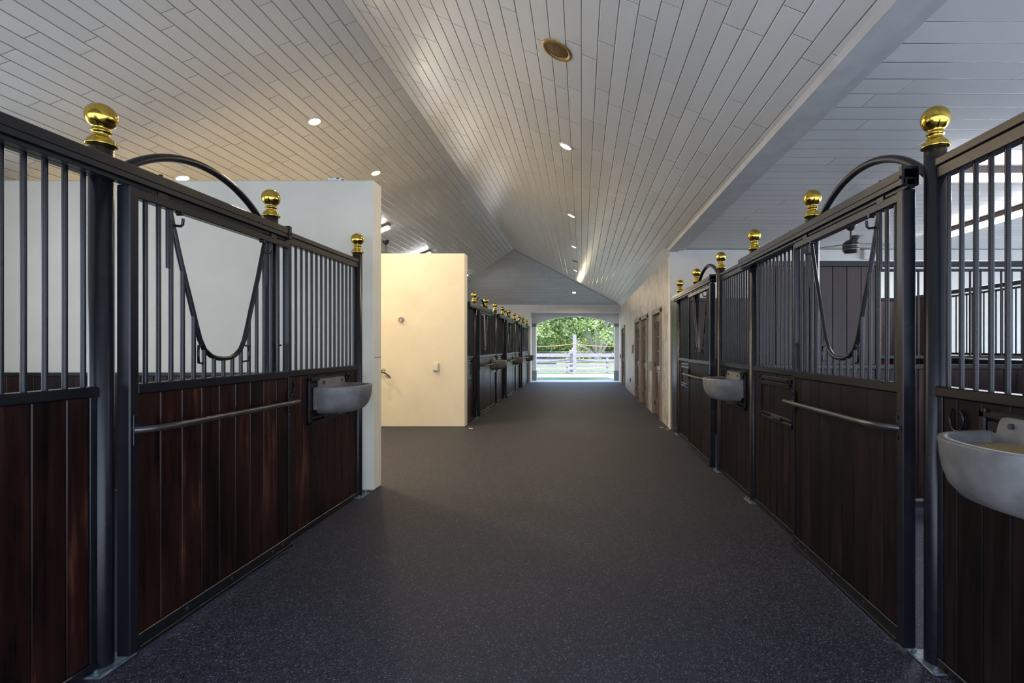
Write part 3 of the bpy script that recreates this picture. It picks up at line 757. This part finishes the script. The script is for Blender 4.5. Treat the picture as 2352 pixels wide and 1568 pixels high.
def leaves(mb, c, r, n, sz):
    for _ in range(n):
        while True:
            v = Vector((random.uniform(-1, 1), random.uniform(-1, 1), random.uniform(-1, 1)))
            if v.length < 1: break
        v = v.normalized()*(v.length**.5)
        p = Vector(c)+Vector((v.x*r[0], v.y*r[1], v.z*r[2]))
        a = Vector((random.gauss(0, 1), random.gauss(0, 1), random.gauss(0, .6))).normalized()*sz*random.uniform(.6, 1.3)
        q = Vector((random.gauss(0, 1), random.gauss(0, 1), random.gauss(0, 1))); q = (q-a*q.dot(a)/a.length_squared).normalized()*sz*.45
        k = a.cross(q).normalized()*sz*.15
        mb.add([tuple(p-a), tuple(p-q*.9+k), tuple(p+a), tuple(p+q*.9+k)], [(0, 1, 2, 3)])

def tree(x, y, H, R_, seed, lab, name, mat, dens, sz, nmain=7, low=.22):
    random.seed(seed)
    t = thing(name, (x, y, -.05), lab, 'tree', 'trees beyond the fences')
    tr = MB(); tips = []
    def grow(p, d, L, r, lvl):
        pts = [p]; q = p; dd = d
        for k in range(4):
            dd = (dd+Vector((random.gauss(0, .14), random.gauss(0, .14), random.gauss(.03, .10)))).normalized(); q = q+dd*L/4; pts.append(q)
        tr.tube(pts, [r*(1-.14*k) for k in range(5)], 7)
        if lvl == 0: tips.append(q); tips.append(pts[3]); return
        for k in range(3):
            nd = (dd+Vector((random.gauss(0, .5), random.gauss(0, .5), random.gauss(.1, .3)))).normalized(); grow(pts[-1-(k % 2)], nd, L*.68, r*.5, lvl-1)
    base = Vector((0, 0, .0))
    tr.tube([(0, 0, -.05), (0, 0, H*.07)], [.04*H, .034*H], 10)
    for k in range(nmain):
        a = 2*PI*k/nmain+random.uniform(-.3, .3); tilt = random.uniform(.35, 1.1)
        grow(Vector((0, 0, H*.05)), Vector((math.cos(a)*math.sin(tilt), math.sin(a)*math.sin(tilt), math.cos(tilt))), H*.36, .016*H, 2)
    tr.build('trunk_and_branches', 'bark', t)
    lf = MB()
    for p in tips: leaves(lf, (p.x, p.y, p.z), (R_*.22,)*3, dens, sz)
    for k in range(40):
        a = random.uniform(0, 2*PI); rr = R_*random.uniform(.4, 1); leaves(lf, (rr*math.cos(a), rr*math.sin(a), H*random.uniform(low, .9)), (R_*.2, R_*.2, R_*.15), dens, sz)
    lf.build('foliage', mat, t)
tree(1.6, 50, 10.5, 6.0, 3, 'spreading tree with pale branches in the centre of the archway view', 'spreading_tree', 'leaf', 150, .19, 9)
tree(-8.0, 56, 11, 6.0, 5, 'leafy tree at the left of the archway view', 'leafy_tree', 'leaf', 120, .24)
tree(10.5, 58, 11, 6.0, 8, 'leafy tree at the right of the archway view', 'leafy_tree', 'leaf', 120, .24)
for k, (x, y) in enumerate(((-14, 75), (-5, 78), (4, 76), (13, 77))):
    tree(x, y, 15, 8.0, 20+k, 'tall background tree, '+('far left', 'left of centre', 'right of centre', 'far right')[k]+' of the row behind the others', 'background_tree', 'leaf2', 120, .5, 6, .08)
random.seed(99)
for k in range(9):
    x = -13+k*3.3; lf = MB(); 
    for q in range(9): leaves(lf, (random.uniform(-1.6, 1.6), random.uniform(-.6, .6), random.uniform(.5, 2.6)), (1.3, .8, .9), 260, .17)
    o = lf.build('hedge_shrub', 'leaf' if k % 3 else 'leaf2'); o.location = (x, 64.5+random.uniform(-.8, .8), -.05)
    tag(o, ('leftmost', 'second', 'third', 'fourth', 'middle', 'sixth', 'seventh', 'eighth', 'rightmost')[k]+' shrub from the left in the hedge along the distant fence', 'shrub', 'hedge shrubs along the distant fence')
